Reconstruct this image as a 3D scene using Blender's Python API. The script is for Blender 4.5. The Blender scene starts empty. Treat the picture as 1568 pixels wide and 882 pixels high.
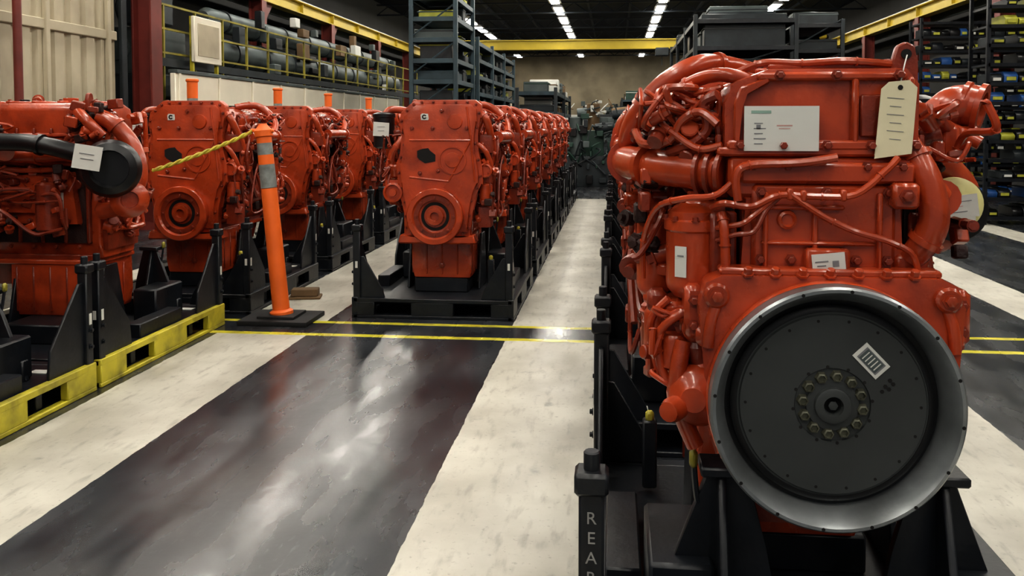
import bpy, bmesh, math, random
from mathutils import Vector, Matrix
R = random.Random(7)
scene = bpy.context.scene

# ------------------------------------------------------------------ materials
def mat(name, col, rough=0.5, metal=0.0, var=0.15, scale=6.0, bump=0.0, coat=0.0, emit=None, estr=0.0, dark=None, dscale=3.0, damt=0.0, rvar=0.0):
    m = bpy.data.materials.new(name); m.use_nodes = True
    nt = m.node_tree; b = nt.nodes["Principled BSDF"]
    tc = nt.nodes.new("ShaderNodeTexCoord")
    n = nt.nodes.new("ShaderNodeTexNoise"); n.inputs["Scale"].default_value = scale; n.inputs["Detail"].default_value = 5
    nt.links.new(tc.outputs["Object"], n.inputs["Vector"])
    r = nt.nodes.new("ShaderNodeValToRGB")
    r.color_ramp.elements[0].position = 0.3; r.color_ramp.elements[1].position = 0.7
    r.color_ramp.elements[0].color = tuple(max(0, c*(1-var)) for c in col)+(1,)
    r.color_ramp.elements[1].color = tuple(min(1, c*(1+var)) for c in col)+(1,)
    nt.links.new(n.outputs["Fac"], r.inputs["Fac"])
    out = r.outputs["Color"]
    if dark is not None:
        n2 = nt.nodes.new("ShaderNodeTexNoise"); n2.inputs["Scale"].default_value = dscale; n2.inputs["Detail"].default_value = 8
        nt.links.new(tc.outputs["Object"], n2.inputs["Vector"])
        r2 = nt.nodes.new("ShaderNodeValToRGB"); r2.color_ramp.elements[0].position = 0.45; r2.color_ramp.elements[1].position = 0.75
        r2.color_ramp.elements[1].color = (damt, damt, damt, 1)
        nt.links.new(n2.outputs["Fac"], r2.inputs["Fac"])
        mx = nt.nodes.new("ShaderNodeMixRGB"); mx.inputs["Color2"].default_value = tuple(dark)+(1,)
        nt.links.new(r2.outputs["Color"], mx.inputs["Fac"]); nt.links.new(out, mx.inputs["Color1"])
        out = mx.outputs["Color"]
    nt.links.new(out, b.inputs["Base Color"])
    b.inputs["Roughness"].default_value = rough
    if rvar:
        mr = nt.nodes.new("ShaderNodeMapRange"); mr.inputs[1].default_value = .3; mr.inputs[2].default_value = .7
        mr.inputs[3].default_value = rough-rvar; mr.inputs[4].default_value = rough+rvar
        nt.links.new(n.outputs["Fac"], mr.inputs[0]); nt.links.new(mr.outputs[0], b.inputs["Roughness"])
    b.inputs["Metallic"].default_value = metal
    if coat: b.inputs["Coat Weight"].default_value = coat; b.inputs["Coat Roughness"].default_value = 0.12
    if bump:
        bp = nt.nodes.new("ShaderNodeBump"); bp.inputs["Strength"].default_value = bump; bp.inputs["Distance"].default_value = 0.01
        n3 = nt.nodes.new("ShaderNodeTexNoise"); n3.inputs["Scale"].default_value = scale*8
        nt.links.new(tc.outputs["Object"], n3.inputs["Vector"])
        nt.links.new(n3.outputs["Fac"], bp.inputs["Height"]); nt.links.new(bp.outputs["Normal"], b.inputs["Normal"])
    if emit:
        b.inputs["Emission Color"].default_value = tuple(emit)+(1,); b.inputs["Emission Strength"].default_value = estr
    return m

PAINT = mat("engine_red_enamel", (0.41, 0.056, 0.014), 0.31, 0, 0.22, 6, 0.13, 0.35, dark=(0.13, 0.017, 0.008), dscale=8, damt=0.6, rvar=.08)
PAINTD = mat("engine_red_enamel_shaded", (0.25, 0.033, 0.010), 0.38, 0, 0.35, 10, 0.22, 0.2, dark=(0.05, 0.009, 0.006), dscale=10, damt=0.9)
SHADE = mat("recess_shade", (0.028, 0.009, 0.007), 0.6, 0, 0.5, 12, 0.3)  # near-black red: shade between engine parts put into the colour
STEEL = mat("machined_steel", (0.42, 0.42, 0.43), 0.32, 0.85, 0.15, 12, 0.03)
RIM = mat("machined_rim", (0.34, 0.36, 0.37), 0.34, 0.75, 0.25, 8, 0.06, dark=(.12, .12, .12), dscale=5, damt=.5)
FLY = mat("flywheel_grey", (0.044, 0.048, 0.048), 0.5, 0.1, 0.15, 5, 0.05)
FLYD = mat("flywheel_dark", (0.010, 0.010, 0.011), 0.45, 0.3, 0.2, 6)
BOLT = mat("phosphate_bolt", (0.13, 0.13, 0.095), 0.45, 0.6, 0.3, 30)
BLACK = mat("black_plastic", (0.008, 0.008, 0.009), 0.35, 0, 0.3, 8)
VOID = mat("dark_hole", (0.004, 0.003, 0.003), 0.8, 0, 0.1, 8)
WHITE = mat("label_paper", (0.62, 0.62, 0.58), 0.6, 0, 0.05, 5)
INK = mat("label_ink", (0.20, 0.20, 0.21), 0.7, 0, 0.1, 5)
GINK = mat("label_green_ink", (0.26, 0.38, 0.32), 0.7, 0, 0.1, 5)
RINK = mat("label_red_ink", (0.55, 0.32, 0.29), 0.7, 0, 0.1, 5)
CREAM = mat("tag_card", (0.68, 0.62, 0.43), 0.65, 0, 0.08, 8)
CAPY = mat("cap_film_yellow", (0.70, 0.65, 0.30), 0.4, 0, 0.15, 9)
STANDM = mat("stand_black_paint", (0.007, 0.009, 0.013), 0.40, 0, 0.4, 5, 0.1, dark=(0.03, 0.03, 0.03), dscale=12, damt=0.4)
YEL = mat("safety_yellow", (0.52, 0.45, 0.035), 0.5, 0, 0.2, 4, 0.1, dark=(0.05, 0.045, 0.02), dscale=6, damt=0.8)
YELD = mat("railing_dull_yellow", (0.28, 0.24, 0.03), 0.55, 0, 0.3, 3, 0.1, dark=(0.04, 0.04, 0.02), dscale=4, damt=0.8)
ORANGE = mat("safety_orange", (0.80, 0.15, 0.02), 0.5, 0, 0.1, 5)
REFL = mat("reflective_band", (0.24, 0.26, 0.25), 0.45, 0.2, 0.3, 20)
COLRED = mat("column_red_paint", (0.15, 0.025, 0.018), 0.5, 0, 0.25, 3)
CREAMW = mat("cream_wall_panel", (0.46, 0.41, 0.30), 0.7, 0, 0.12, 0.8, dark=(0.20, 0.16, 0.11), dscale=1.3, damt=0.5)
WHITEW = mat("white_partition", (0.76, 0.71, 0.58), 0.7, 0, 0.1, 1)
GREYP = mat("duct_grey", (0.09, 0.11, 0.11), 0.5, 0.3, 0.3, 2)
DKGREY = mat("machine_dark", (0.020, 0.026, 0.030), 0.5, 0.1, 0.4, 3)
RACKM = mat("rack_blue_grey", (0.032, 0.056, 0.070), 0.5, 0.1, 0.3, 3)
WALLM = mat("wall_beige", (0.46, 0.39, 0.27), 0.8, 0, 0.25, 0.4, dark=(0.12, 0.11, 0.09), dscale=0.6, damt=0.6)
WALLD = mat("wall_dark", (0.05, 0.05, 0.048), 0.8, 0, 0.3, 0.4)
CEILM = mat("ceiling_dark", (0.016, 0.021, 0.030), 0.8, 0, 0.3, 0.5)
TRUSS = mat("truss_steel", (0.028, 0.036, 0.048), 0.6, 0.2, 0.3, 1)
LAMPM = mat("lamp_glow", (1, 1, 1), 0.5, 0, 0.0, 1, emit=(1.0, 0.95, 0.85), estr=39)
BROWN = mat("cardboard", (0.16, 0.10, 0.05), 0.8, 0, 0.3, 3)
BLUE = mat("bin_blue", (0.02, 0.08, 0.25), 0.5, 0, 0.2, 3)
BINY = mat("bin_yellow_green", (0.38, 0.38, 0.05), 0.5, 0, 0.25, 5)
GREEN = mat("machine_green", (0.025, 0.06, 0.045), 0.5, 0.1, 0.3, 4)
CRANEY = mat("crane_yellow", (0.48, 0.36, 0.03), 0.5, 0, 0.15, 1.5)
RUBBER = mat("rubber_black", (0.010, 0.010, 0.011), 0.7, 0, 0.3, 8)

# ------------------------------------------------------------------ mesh builder
class MB:
    def __init__(s): s.v = []; s.f = []; s.fm = []; s.mats = []
    def mi(s, m):
        if m not in s.mats: s.mats.append(m)
        return s.mats.index(m)
    def add(s, vs, fs, m):
        o = len(s.v); i = s.mi(m)
        s.v += [tuple(v) for v in vs]
        for f in fs: s.f.append([a+o for a in f]); s.fm.append(i)
    def addbm(s, bm, m, M=None):
        if M is not None: bm.transform(M)
        bm.verts.index_update()
        s.add([v.co[:] for v in bm.verts], [[v.index for v in f.verts] for f in bm.faces], m); bm.free()
    def prism(s, poly, axis, a, b, m, bev=0.0, seg=1, M=None):
        bm = bmesh.new()
        def P(p, t):
            return {'x': (t, p[0], p[1]), 'y': (p[0], t, p[1]), 'z': (p[0], p[1], t)}[axis]
        v0 = [bm.verts.new(P(p, a)) for p in poly]; v1 = [bm.verts.new(P(p, b)) for p in poly]
        n = len(poly)
        bm.faces.new(v0); bm.faces.new(v1[::-1])
        for i in range(n): bm.faces.new((v0[i], v1[i], v1[(i+1) % n], v0[(i+1) % n]))
        if bev: bmesh.ops.bevel(bm, geom=bm.edges[:], offset=bev, segments=seg, profile=0.7, affect='EDGES', clamp_overlap=True)
        s.addbm(bm, m, M)
    def box(s, c, d, m, bev=0.0, seg=1, rot=None):
        x, y, z = [k/2 for k in d]
        M = Matrix.Translation(Vector(c))
        if rot:
            for ax, an in rot: M = M @ Matrix.Rotation(math.radians(an), 4, ax)
        s.prism([(-x, -y), (x, -y), (x, y), (-x, y)], 'z', -z, z, m, bev, seg, M)
    def lathe(s, prof, org, ax, m, seg=24, start=0):
        ax = Vector(ax).normalized(); q = Vector((0, 0, 1)).rotation_difference(ax); o = Vector(org)
        vs = []; fs = []; n = len(prof)
        for r, h in prof:
            for k in range(seg):
                a = 2*math.pi*k/seg+start
                vs.append(o+q @ Vector((r*math.cos(a), r*math.sin(a), h)))
        for i in range(n-1):
            for k in range(seg):
                k2 = (k+1) % seg
                fs.append((i*seg+k, i*seg+k2, (i+1)*seg+k2, (i+1)*seg+k))
        if prof[0][0] > 1e-5: fs.append(tuple(range(seg))[::-1])
        if prof[-1][0] > 1e-5: fs.append(tuple((n-1)*seg+k for k in range(seg)))
        s.add(vs, fs, m)
    def ring(s, prof, org, ax, m, seg=48):
        ax = Vector(ax).normalized(); q = Vector((0, 0, 1)).rotation_difference(ax); o = Vector(org)
        vs = []; fs = []; n = len(prof)
        for r, h in prof:
            for k in range(seg):
                a = 2*math.pi*k/seg
                vs.append(o+q @ Vector((r*math.cos(a), r*math.sin(a), h)))
        for i in range(n):
            j = (i+1) % n
            for k in range(seg):
                k2 = (k+1) % seg
                fs.append((i*seg+k, i*seg+k2, j*seg+k2, j*seg+k))
        s.add(vs, fs, m)
    def cyl(s, c, ax, r, L, m, seg=16, bev=0.003):
        b = min(bev, r*0.4, L*0.4)
        s.lathe([(r-b, 0), (r, b), (r, L-b), (r-b, L)], c, ax, m, seg)
    def tube(s, pts, r, m, seg=10, sub=5, radii=None, clamps=None):
        P = [Vector(p) for p in pts]
        if len(P) > 2:
            Q = []; RR = []
            for i in range(len(P)-1):
                p0 = P[max(i-1, 0)]; p1 = P[i]; p2 = P[i+1]; p3 = P[min(i+2, len(P)-1)]
                for k in range(sub):
                    t = k/sub
                    Q.append(0.5*((2*p1)+(-p0+p2)*t+(2*p0-5*p1+4*p2-p3)*t*t+(-p0+3*p1-3*p2+p3)*t**3))
                    RR.append((radii[i]*(1-t)+radii[i+1]*t) if radii else r)
            Q.append(P[-1]); RR.append(radii[-1] if radii else r)
        else: Q = P; RR = radii or [r]*2
        vs = []; fs = []
        T = [(Q[min(i+1, len(Q)-1)]-Q[max(i-1, 0)]).normalized() for i in range(len(Q))]
        up = Vector((0, 0, 1)) if abs(T[0].z) < 0.9 else Vector((1, 0, 0))
        nrm = (up - T[0]*up.dot(T[0])).normalized()
        for i, q in enumerate(Q):
            nrm = (nrm - T[i]*nrm.dot(T[i]))
            nrm = nrm.normalized() if nrm.length > 1e-6 else Vector((1, 0, 0))
            bn = T[i].cross(nrm)
            for k in range(seg):
                a = 2*math.pi*k/seg
                vs.append(q+(nrm*math.cos(a)+bn*math.sin(a))*RR[i])
        for i in range(len(Q)-1):
            for k in range(seg):
                k2 = (k+1) % seg
                fs.append((i*seg+k, i*seg+k2, (i+1)*seg+k2, (i+1)*seg+k))
        fs.append(tuple(range(seg))[::-1]); fs.append(tuple((len(Q)-1)*seg+k for k in range(seg)))
        s.add(vs, fs, m)
        for f in (clamps or []):
            i = min(len(Q)-1, int(f*(len(Q)-1))); rr_ = RR[i]
            s.ring([(rr_*.8, -rr_*.22), (rr_*1.22, -rr_*.22), (rr_*1.22, rr_*.22), (rr_*.8, rr_*.22)], Q[i], T[i], m, 14)
    def bolt(s, c, ax, r, L, m): s.lathe([(r*1.5, 0), (r*1.5, L*.25), (r, L*.25), (r, L*.9), (r*.8, L)], c, ax, m, 6)
    def mesh(s, name, ang=38):
        me = bpy.data.meshes.new(name); me.from_pydata(s.v, [], s.f)
        for m in s.mats: me.materials.append(m)
        me.polygons.foreach_set("material_index", s.fm)
        bm = bmesh.new(); bm.from_mesh(me); bmesh.ops.recalc_face_normals(bm, faces=bm.faces[:]); bm.to_mesh(me); bm.free()
        me.polygons.foreach_set("use_smooth", [True]*len(me.polygons))
        me.set_sharp_from_angle(angle=math.radians(ang)); me.update()
        return me
def place(name, me, loc=(0, 0, 0), rz=0, parent=None):
    o = bpy.data.objects.new(name, me); scene.collection.objects.link(o)
    o.location = loc; o.rotation_euler = (0, 0, math.radians(rz))
    if parent: o.parent = parent
    return o

def wires(mb, lo, hi, n, r, m, k=4, rr=R):
    for _ in range(n):
        p = [tuple(rr.uniform(lo[i], hi[i]) for i in range(3))]
        for j in range(k):
            q = p[-1]
            p.append(tuple(min(hi[i], max(lo[i], q[i]+rr.uniform(-.45, .45)*(hi[i]-lo[i]))) for i in range(3)))
        mb.tube(p, r*rr.uniform(.7, 1.4), m, 7, 5, clamps=[.1, .5, .9] if rr.random() < .6 else None)
def fittings(mb, lo, hi, n, rr, mats_, s=1.0):
    for _ in range(n):
        c = tuple(rr.uniform(lo[i], hi[i]) for i in range(3)); m = rr.choice(mats_); t = rr.random()
        if t < .4: mb.box(c, (s*rr.uniform(.018, .05), s*rr.uniform(.018, .06), s*rr.uniform(.018, .05)), m, .005, 1, (('X', rr.uniform(-25, 25)), ('Z', rr.uniform(-25, 25))))
        elif t < .75:
            ax = (rr.uniform(-1, 1), rr.uniform(-1, 1), rr.uniform(-1, 1)); r = s*rr.uniform(.010, .024)
            mb.cyl(c, ax, r, r*2.2, m, 12); mb.bolt(c, (-ax[0], -ax[1], -ax[2]), r*.8, .02, m)
        else:
            r = s*rr.uniform(.012, .022)
            mb.lathe([(r, 0), (r, r), (r*1.3, r), (r*1.3, r*1.6), (r*.6, r*1.6), (r*.6, r*2.4)], c, (rr.uniform(-1, 1), rr.uniform(-1, 1), rr.uniform(-.5, 1)), m, 12)

# ------------------------------------------------------------------ engine (origin on floor, front = -Y, rear flywheel = +Y)
ZC = .812
def engine(side_variant=False):
    e = MB(); rr = random.Random(11)
    e.prism([(-.17, .62), (-.20, .72), (-.20, .98), (-.18, 1.02), (-.18, 1.28), (.19, 1.28), (.19, 1.02), (.21, .98), (.21, .72), (.17, .62)], 'y', -.52, .47, PAINT, .008)
    e.box((.215, -.02, 1.0), (.02, .90, .60), SHADE); e.box((-.205, -.02, 1.0), (.02, .90, .56), SHADE)  # dark sheets added along the block sides so the gaps look shaded
    for i in range(7):
        y = -.46+i*.15
        for sx in (-1, 1):
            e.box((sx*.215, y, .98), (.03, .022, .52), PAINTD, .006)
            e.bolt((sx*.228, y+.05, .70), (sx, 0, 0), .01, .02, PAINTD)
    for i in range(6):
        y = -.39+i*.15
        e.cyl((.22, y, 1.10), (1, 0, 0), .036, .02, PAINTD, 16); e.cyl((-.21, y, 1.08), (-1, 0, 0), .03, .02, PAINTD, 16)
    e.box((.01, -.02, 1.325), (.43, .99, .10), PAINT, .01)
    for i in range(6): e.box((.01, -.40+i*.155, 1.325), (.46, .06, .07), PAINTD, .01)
    # rocker cover
    cov = [(-.215, 1.37), (-.215, 1.545), (-.185, 1.583), (.13, 1.583), (.215, 1.55), (.235, 1.50), (.235, 1.37)]
    e.prism(cov, 'y', -.49, .465, PAINT, .014, 2)
    e.box((.01, -.01, 1.385), (.485, .985, .022), PAINT, .006)
    for i in range(9):
        for sx, xx in ((-1, -.225), (1, .245)): e.bolt((xx, -.46+i*.113, 1.395), (0, 0, 1), .008, .03, PAINTD)
    for i in range(6):
        e.box((-.02, -.42+i*.17, 1.588), (.30, .028, .016), PAINT, .005); e.bolt((.10, -.42+i*.17, 1.585), (0, 0, 1), .010, .02, PAINTD); e.bolt((-.15, -.42+i*.17, 1.585), (0, 0, 1), .010, .02, PAINTD)
    e.cyl((-.05, -.25, 1.58), (0, 0, 1), .045, .035, PAINT, 20); e.cyl((.07, .15, 1.58), (0, 0, 1), .03, .03, BLACK, 16)
    e.tube([(-.16, .44, 1.592), (-.05, .45, 1.60), (.05, .44, 1.596), (.14, .43, 1.598), (.20, .40, 1.575)], .009, PAINT, 8, clamps=[.2, .5, .8])
    yb = .472
    e.box((-.01, yb, 1.563), (.34, .022, .020), PAINT, .006); e.box((.01, yb, 1.400), (.44, .026, .025), PAINT, .006)
    e.prism([(.135, 1.563), (.20, 1.538), (.214, 1.5), (.214, 1.40), (.198, 1.40), (.198, 1.49), (.187, 1.525), (.13, 1.548)], 'y', .46, .482, PAINT, .004)
    for xx in (-.19, -.065): e.box((xx, yb, 1.48), (.016, .020, .16), PAINT, .005)
    e.box((-.128, yb-.003, 1.47), (.10, .012, .10), PAINTD, .004)
    for xx, zz in ((-.2, 1.40), (-.1, 1.40), (.0, 1.40), (.1, 1.40), (.2, 1.40), (-.16, 1.565), (-.02, 1.565), (.11, 1.565)):
        e.bolt((xx, yb+.01, zz), (0, 1, 0), .009, .018, PAINTD)
    e.box((.105, .4865, 1.44), (.172, .003, .106), WHITE)
    e.box((.152, .4883, 1.479), (.046, .0008, .007), GINK)
    for k in range(5): e.box((.158-.003*(k % 2), .4883, 1.452-.012*k), (.020+.008*(k % 2), .0008, .0024), INK)
    e.box((.158, .4883, 1.444), (.010, .0008, .010), INK)
    e.box((.098, .4883, 1.447), (.036, .0008, .003), RINK); e.box((.098, .4883, 1.440), (.026, .0008, .002), RINK)
    # block rear face
    e.box((.0, .478, 1.335), (.40, .03, .05), PAINT, .008)
    e.prism([(-.16, 1.10), (.17, 1.10), (.17, 1.31), (-.16, 1.31)], 'y', .46, .485, PAINT, .01)
    e.box((.06, .49, 1.255), (.20, .02, .012), PAINT, .004); e.box((-.12, .49, 1.2), (.012, .02, .18), PAINT, .004); e.box((.14, .49, 1.2), (.012, .02, .18), PAINT, .004)
    e.box((.02, .49, 1.17), (.26, .018, .010), PAINT, .004)
    e.prism([(.02, 1.11), (.02, 1.25), (.032, 1.25), (.032, 1.11)], 'y', .48, .498, PAINT, .003)
    e.lathe([(.0, .008), (.012, .008), (.016, .016), (.022, .012), (.024, 0)][::-1], (.09, .485, 1.225), (0, 1, 0), PAINT, 14)
    for xx, zz in ((-.14, 1.29), (.15, 1.29), (.15, 1.13), (-.14, 1.13), (.0, 1.29), (.02, 1.13), (.09, 1.35), (-.09, 1.35), (-.17, 1.35), (.17, 1.35), (.08, 1.13), (-.07, 1.13)):
        e.bolt((xx, .487, zz), (0, 1, 0), .009, .016, PAINTD)
    e.box((-.17, .50, 1.285), (.06, .05, .06), PAINT, .008); e.bolt((-.17, .525, 1.285), (0, 1, 0), .012, .014, PAINTD)
    Y = .507
    e.tube([(.26, .46, 1.25), (.237, Y, 1.264), (.175, Y, 1.257), (.113, Y+.01, 1.285), (.036, Y+.01, 1.283), (-.057, Y+.01, 1.288), (-.126, Y, 1.342), (-.157, Y-.01, 1.372)], .0085, PAINT, 8, clamps=[.2, .45, .6, .85])
    e.tube([(.09, Y+.015, 1.288), (.021, Y+.01, 1.241), (-.057, Y, 1.203), (-.134, Y, 1.18), (-.19, Y, 1.149), (-.207, Y, 1.087)], .0075, PAINT, 8, clamps=[.3, .7])
    e.tube([(.206, Y, 1.27), (.21, Y, 1.33), (.18, Y, 1.354), (.067, Y, 1.36), (-.018, Y, 1.373)], .010, PAINT, 8, clamps=[.5])
    e.tube([(.25, .46, 1.20), (.20, Y, 1.215), (.17, Y, 1.235), (.12, Y, 1.28)], .007, PAINT, 8)
    e.tube([(.25, .47, 1.17), (.21, Y, 1.19), (.17, Y+.01, 1.20), (.14, Y, 1.25), (.10, Y, 1.29)], .006, PAINTD, 8)
    for x, z in ((.06, 1.284), (.09, 1.288), (-.03, 1.286)): e.box((x, Y+.008, z), (.014, .028, .028), PAINT, .004)
    e.box((.0, .50, 1.125), (.10, .03, .07), PAINT, .006)
    e.box((.0, .518, 1.128), (.075, .003, .045), WHITE, rot=(('Y', 6),)); e.box((.016, .520, 1.131), (.030, .001, .003), INK, rot=(('Y', 6),)); e.box((.016, .520, 1.121), (.02, .001, .003), INK, rot=(('Y', 6),)); e.box((-.016, .520, 1.127), (.014, .001, .014), INK, rot=(('Y', 6),))
    e.tube([(-.18, .40, 1.45), (-.2, .44, 1.40), (-.228, .47, 1.33), (-.245, .48, 1.25), (-.235, .48, 1.19), (-.20, .46, 1.13)], .03, PAINT, 14, radii=[.024, .028, .033, .035, .035, .03], clamps=[.28, .86])
    e.box((-.20, .44, 1.12), (.08, .08, .05), PAINT, .01)
    for sy in (.44, -.46):
        e.prism([(-.215, 1.53), (-.15, 1.53), (-.155, 1.60), (-.165, 1.635), (-.185, 1.645), (-.205, 1.635), (-.212, 1.60)], 'y', sy-.012, sy+.012, PAINTD, .004)
        e.lathe([(.012, 0), (.012, .004)], (-.185, sy+.012, 1.615), (0, 1, 0), VOID, 12)
    e.tube([(-.185, .46, 1.612), (-.175, .475, 1.59), (-.16, .492, 1.54)], .0016, WHITE, 5)
    e.prism([(-.105, 1.37), (-.188, 1.382), (-.198, 1.535), (-.18, 1.552), (-.135, 1.548), (-.118, 1.532)], 'y', .492, .4945, CREAM)
    e.lathe([(.006, 0), (.006, .001)], (-.16, .4947, 1.535), (0, 1, 0), VOID, 10)
    for k in range(6): e.box((-.15, .4952, 1.51-.019*k), (.038-.012*(k % 2), .0006, .0014), INK, rot=(('Y', -5),))
    # ---- flywheel housing
    poly = [(-.245, 1.10), (.245, 1.10), (.282, 1.082), (.30, 1.03), (.29, .93)]
    for k in range(0, 21):
        a = math.radians(10-k*10); poly.append((.276*math.cos(a), ZC+.276*math.sin(a)))
    poly += [(-.29, .93), (-.30, 1.03), (-.282, 1.082)]
    e.prism(poly, 'y', .40, .54, PAINT, .012, 2)
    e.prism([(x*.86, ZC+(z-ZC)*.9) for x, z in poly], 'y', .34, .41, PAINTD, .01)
    e.box((0, .50, 1.105), (.50, .06, .02), PAINT, .006)
    for sx in (-1, 1):
        e.cyl((sx*.258, .50, 1.052), (0, 1, 0), .030, .055, PAINT, 16, .006); e.bolt((sx*.258, .555, 1.052), (0, 1, 0), .013, .014, PAINT)
        e.box((sx*.278, .50, .95), (.05, .07, .05), PAINT, .012)
        e.tube([(sx*.235, .525, 1.075), (sx*.268, .54, 1.0), (sx*.276, .54, .93)], .014, PAINT, 10)
        e.box((sx*.305, .45, 1.0), (.045, .10, .13), PAINT, .012)
        for z in (.97, 1.03): e.bolt((sx*.305, .50, z), (0, 1, 0), .010, .014, PAINTD)
    for k in range(-3, 4): e.bolt((k*.062, .535, 1.10), (0, .4, 1), .010, .02, PAINT)
    e.lathe([(.075, 0), (.075, .05), (.06, .075), (.035, .085), (.03, .09)], (.28, .42, .79), (0.3, 1, 0), PAINT, 20)
    e.lathe([(.03, 0), (.03, .04), (.024, .05), (.024, .06), (.012, .062)], (.335, .47, .765), (.6, 1, 0), PAINT, 14)
    e.tube([(.325, .45, .92), (.338, .46, .85), (.335, .45, .76), (.295, .45, .66)], .022, PAINT, 10)
    # machined rim with deep bore
    e.ring([(.278, 0), (.278, .078), (.273, .084), (.266, .084), (.262, .078), (.242, .040), (.239, .010), (.239, 0)], (0, .535, ZC), (0, 1, 0), RIM, 96)
    e.ring([(.2785, .002), (.281, .012), (.281, .030), (.2785, .036)], (0, .535, ZC), (0, 1, 0), PAINT, 96)
    e.ring([(.2395, 0), (.2395, .012), (.222, .010), (.222, 0)], (0, .535, ZC), (0, 1, 0), FLYD, 96)
    for k in range(16):
        a = 2*math.pi*k/16+.1
        e.lathe([(.0042, 0), (.0042, .0012)], (.2695*math.cos(a), .6185, ZC+.2695*math.sin(a)), (0, 1, 0), VOID, 8)
    e.lathe([(.226, 0), (.226, .014), (.218, .021), (.209, .021), (.206, .026), (.085, .027), (.083, .023), (.060, .023), (.058, .028), (.042, .029), (.040, .038), (.036, .040), (.022, .040), (.018, .022), (0, .022)], (0, .545, ZC), (0, 1, 0), FLY, 96)
    e.ring([(.2268, 0), (.2268, .016), (.2186, .0222), (.2125, .0222), (.2125, 0)], (0, .5455, ZC), (0, 1, 0), FLYD, 96)
    for k in range(18):
        a = 2*math.pi*k/18
        e.lathe([(.0036, 0), (.0036, .0012)], (.194*math.cos(a), .5705, ZC+.194*math.sin(a)), (0, 1, 0), VOID, 8)
    for k in range(12):
        a = 2*math.pi*k/12+.13
        e.lathe([(.0150, 0), (.0150, .003), (.012, .008), (.012, .012), (.0085, .014), (.0075, .008), (0, .008)], (.0665*math.cos(a), .567, ZC+.0665*math.sin(a)), (0, 1, 0), BOLT, 6)
        a += .26
        e.lathe([(.004, 0), (.004, .001)], (.088*math.cos(a), .5715, ZC+.088*math.sin(a)), (0, 1, 0), VOID, 8)
    e.lathe([(.018, 0), (.018, .001)], (0, .5675, ZC), (0, 1, 0), VOID, 16)
    e.lathe([(.011, 0), (.011, .012), (.006, .013)], (0, .567, ZC), (0, 1, 0), FLY, 6)
    lab = (('Y', -48),)
    e.box((-.083, .5725, ZC+.104), (.044, .003, .074), WHITE, rot=lab[:0]+(('Y', 44),)); e.box((-.083, .5742, ZC+.104), (.032, .001, .058), INK, rot=(('Y', 44),)); e.box((-.083, .5748, ZC+.104), (.028, .001, .050), GREYP, rot=(('Y', 44),))
    for k in range(5):
        t = (k-2)*.009
        e.box((-.083+t*math.sin(math.radians(44)), .5755, ZC+.104+t*math.cos(math.radians(44))), (.022, .001, .0022), WHITE, rot=(('Y', 44),))
    for dx, dz in ((-.125, .06), (-.132, .052), (-.115, .046), (-.123, .040), (-.108, .034)): e.lathe([(.005, 0), (.005, .001)], (dx, .5715, ZC+dz), (0, 1, 0), VOID, 6)
    # ---- oil pan
    e.box((.0, -.04, .60), (.46, .90, .03), PAINT, .006)
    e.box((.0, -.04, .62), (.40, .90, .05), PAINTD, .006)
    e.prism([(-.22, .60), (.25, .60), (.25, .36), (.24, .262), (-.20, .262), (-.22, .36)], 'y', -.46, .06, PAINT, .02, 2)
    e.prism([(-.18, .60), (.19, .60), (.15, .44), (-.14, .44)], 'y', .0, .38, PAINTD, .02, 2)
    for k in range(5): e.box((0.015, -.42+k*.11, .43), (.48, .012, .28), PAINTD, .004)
    for k in range(3): e.box((-.1+k*.12, -.462, .42), (.012, .012, .26), PAINT, .004)
    e.bolt((.02, -.46, .36), (0, -1, 0), .018, .02, PAINTD)
    if not side_variant:
        gp = [(-.20, 1.60), (-.16, 1.635), (.30, 1.635), (.345, 1.60), (.35, 1.50), (.31, 1.38), (.325, 1.25), (.355, 1.12), (.36, 1.0), (.30, .93), (.27, .80), (.27, .60), (-.25, .60), (-.25, .78), (-.27, .92), (-.30, 1.0), (-.31, 1.16), (-.265, 1.24), (-.255, 1.36), (-.29, 1.44), (-.27, 1.54)]
        e.prism(gp, 'y', -.575, -.50, PAINT, .012, 2)
        gi = [(.02+(x-.02)*.90, 1.12+(z-1.12)*.93) for x, z in gp]
        e.prism(gi, 'y', -.598, -.57, PAINT, .010, 2)
        n = len(gp)
        for i in range(n):
            a, b = gp[i], gp[(i+1) % n]; L = math.hypot(b[0]-a[0], b[1]-a[1]); c = max(1, int(L/.09))
            for j in range(c):
                t = (j+.5)/c; x = a[0]+(b[0]-a[0])*t; z = a[1]+(b[1]-a[1])*t
                e.bolt((.02+(x-.02)*.95, -.575, 1.12+(z-1.12)*.965), (0, -1, 0), .008, .018, PAINTD)
        for a, b in (((-.2, 1.33), (.27, 1.33)), ((.27, 1.33), (.1, 1.02)), ((.1, 1.02), (-.2, 1.05)), ((.24, 1.58), (.27, 1.33)), ((.27, 1.33), (.30, 1.02))):
            e.tube([(a[0], -.598, a[1]), (b[0], -.598, b[1])], .008, PAINT, 8)
        e.prism([(.0, 1.17), (-.0, 1.22), (-.04, 1.25), (-.055, 1.27), (-.10, 1.265), (-.14, 1.25), (-.14, 1.20), (-.12, 1.18), (-.08, 1.155)], 'y', -.601, -.59, VOID, .0)
        e.ring([(.095, 0), (.107, 0), (.107, .012), (.095, .012)], (.13, -.595, 1.18), (0, -1, 0), PAINT, 28)
        e.lathe([(.06, 0), (.055, .014), (.03, .016)], (.13, -.595, 1.18), (0, -1, 0), PAINT, 24)
        e.lathe([(.06, 0), (.055, .016), (.03, .018)], (.15, -.595, 1.47), (0, -1, 0), PAINT, 24)
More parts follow.
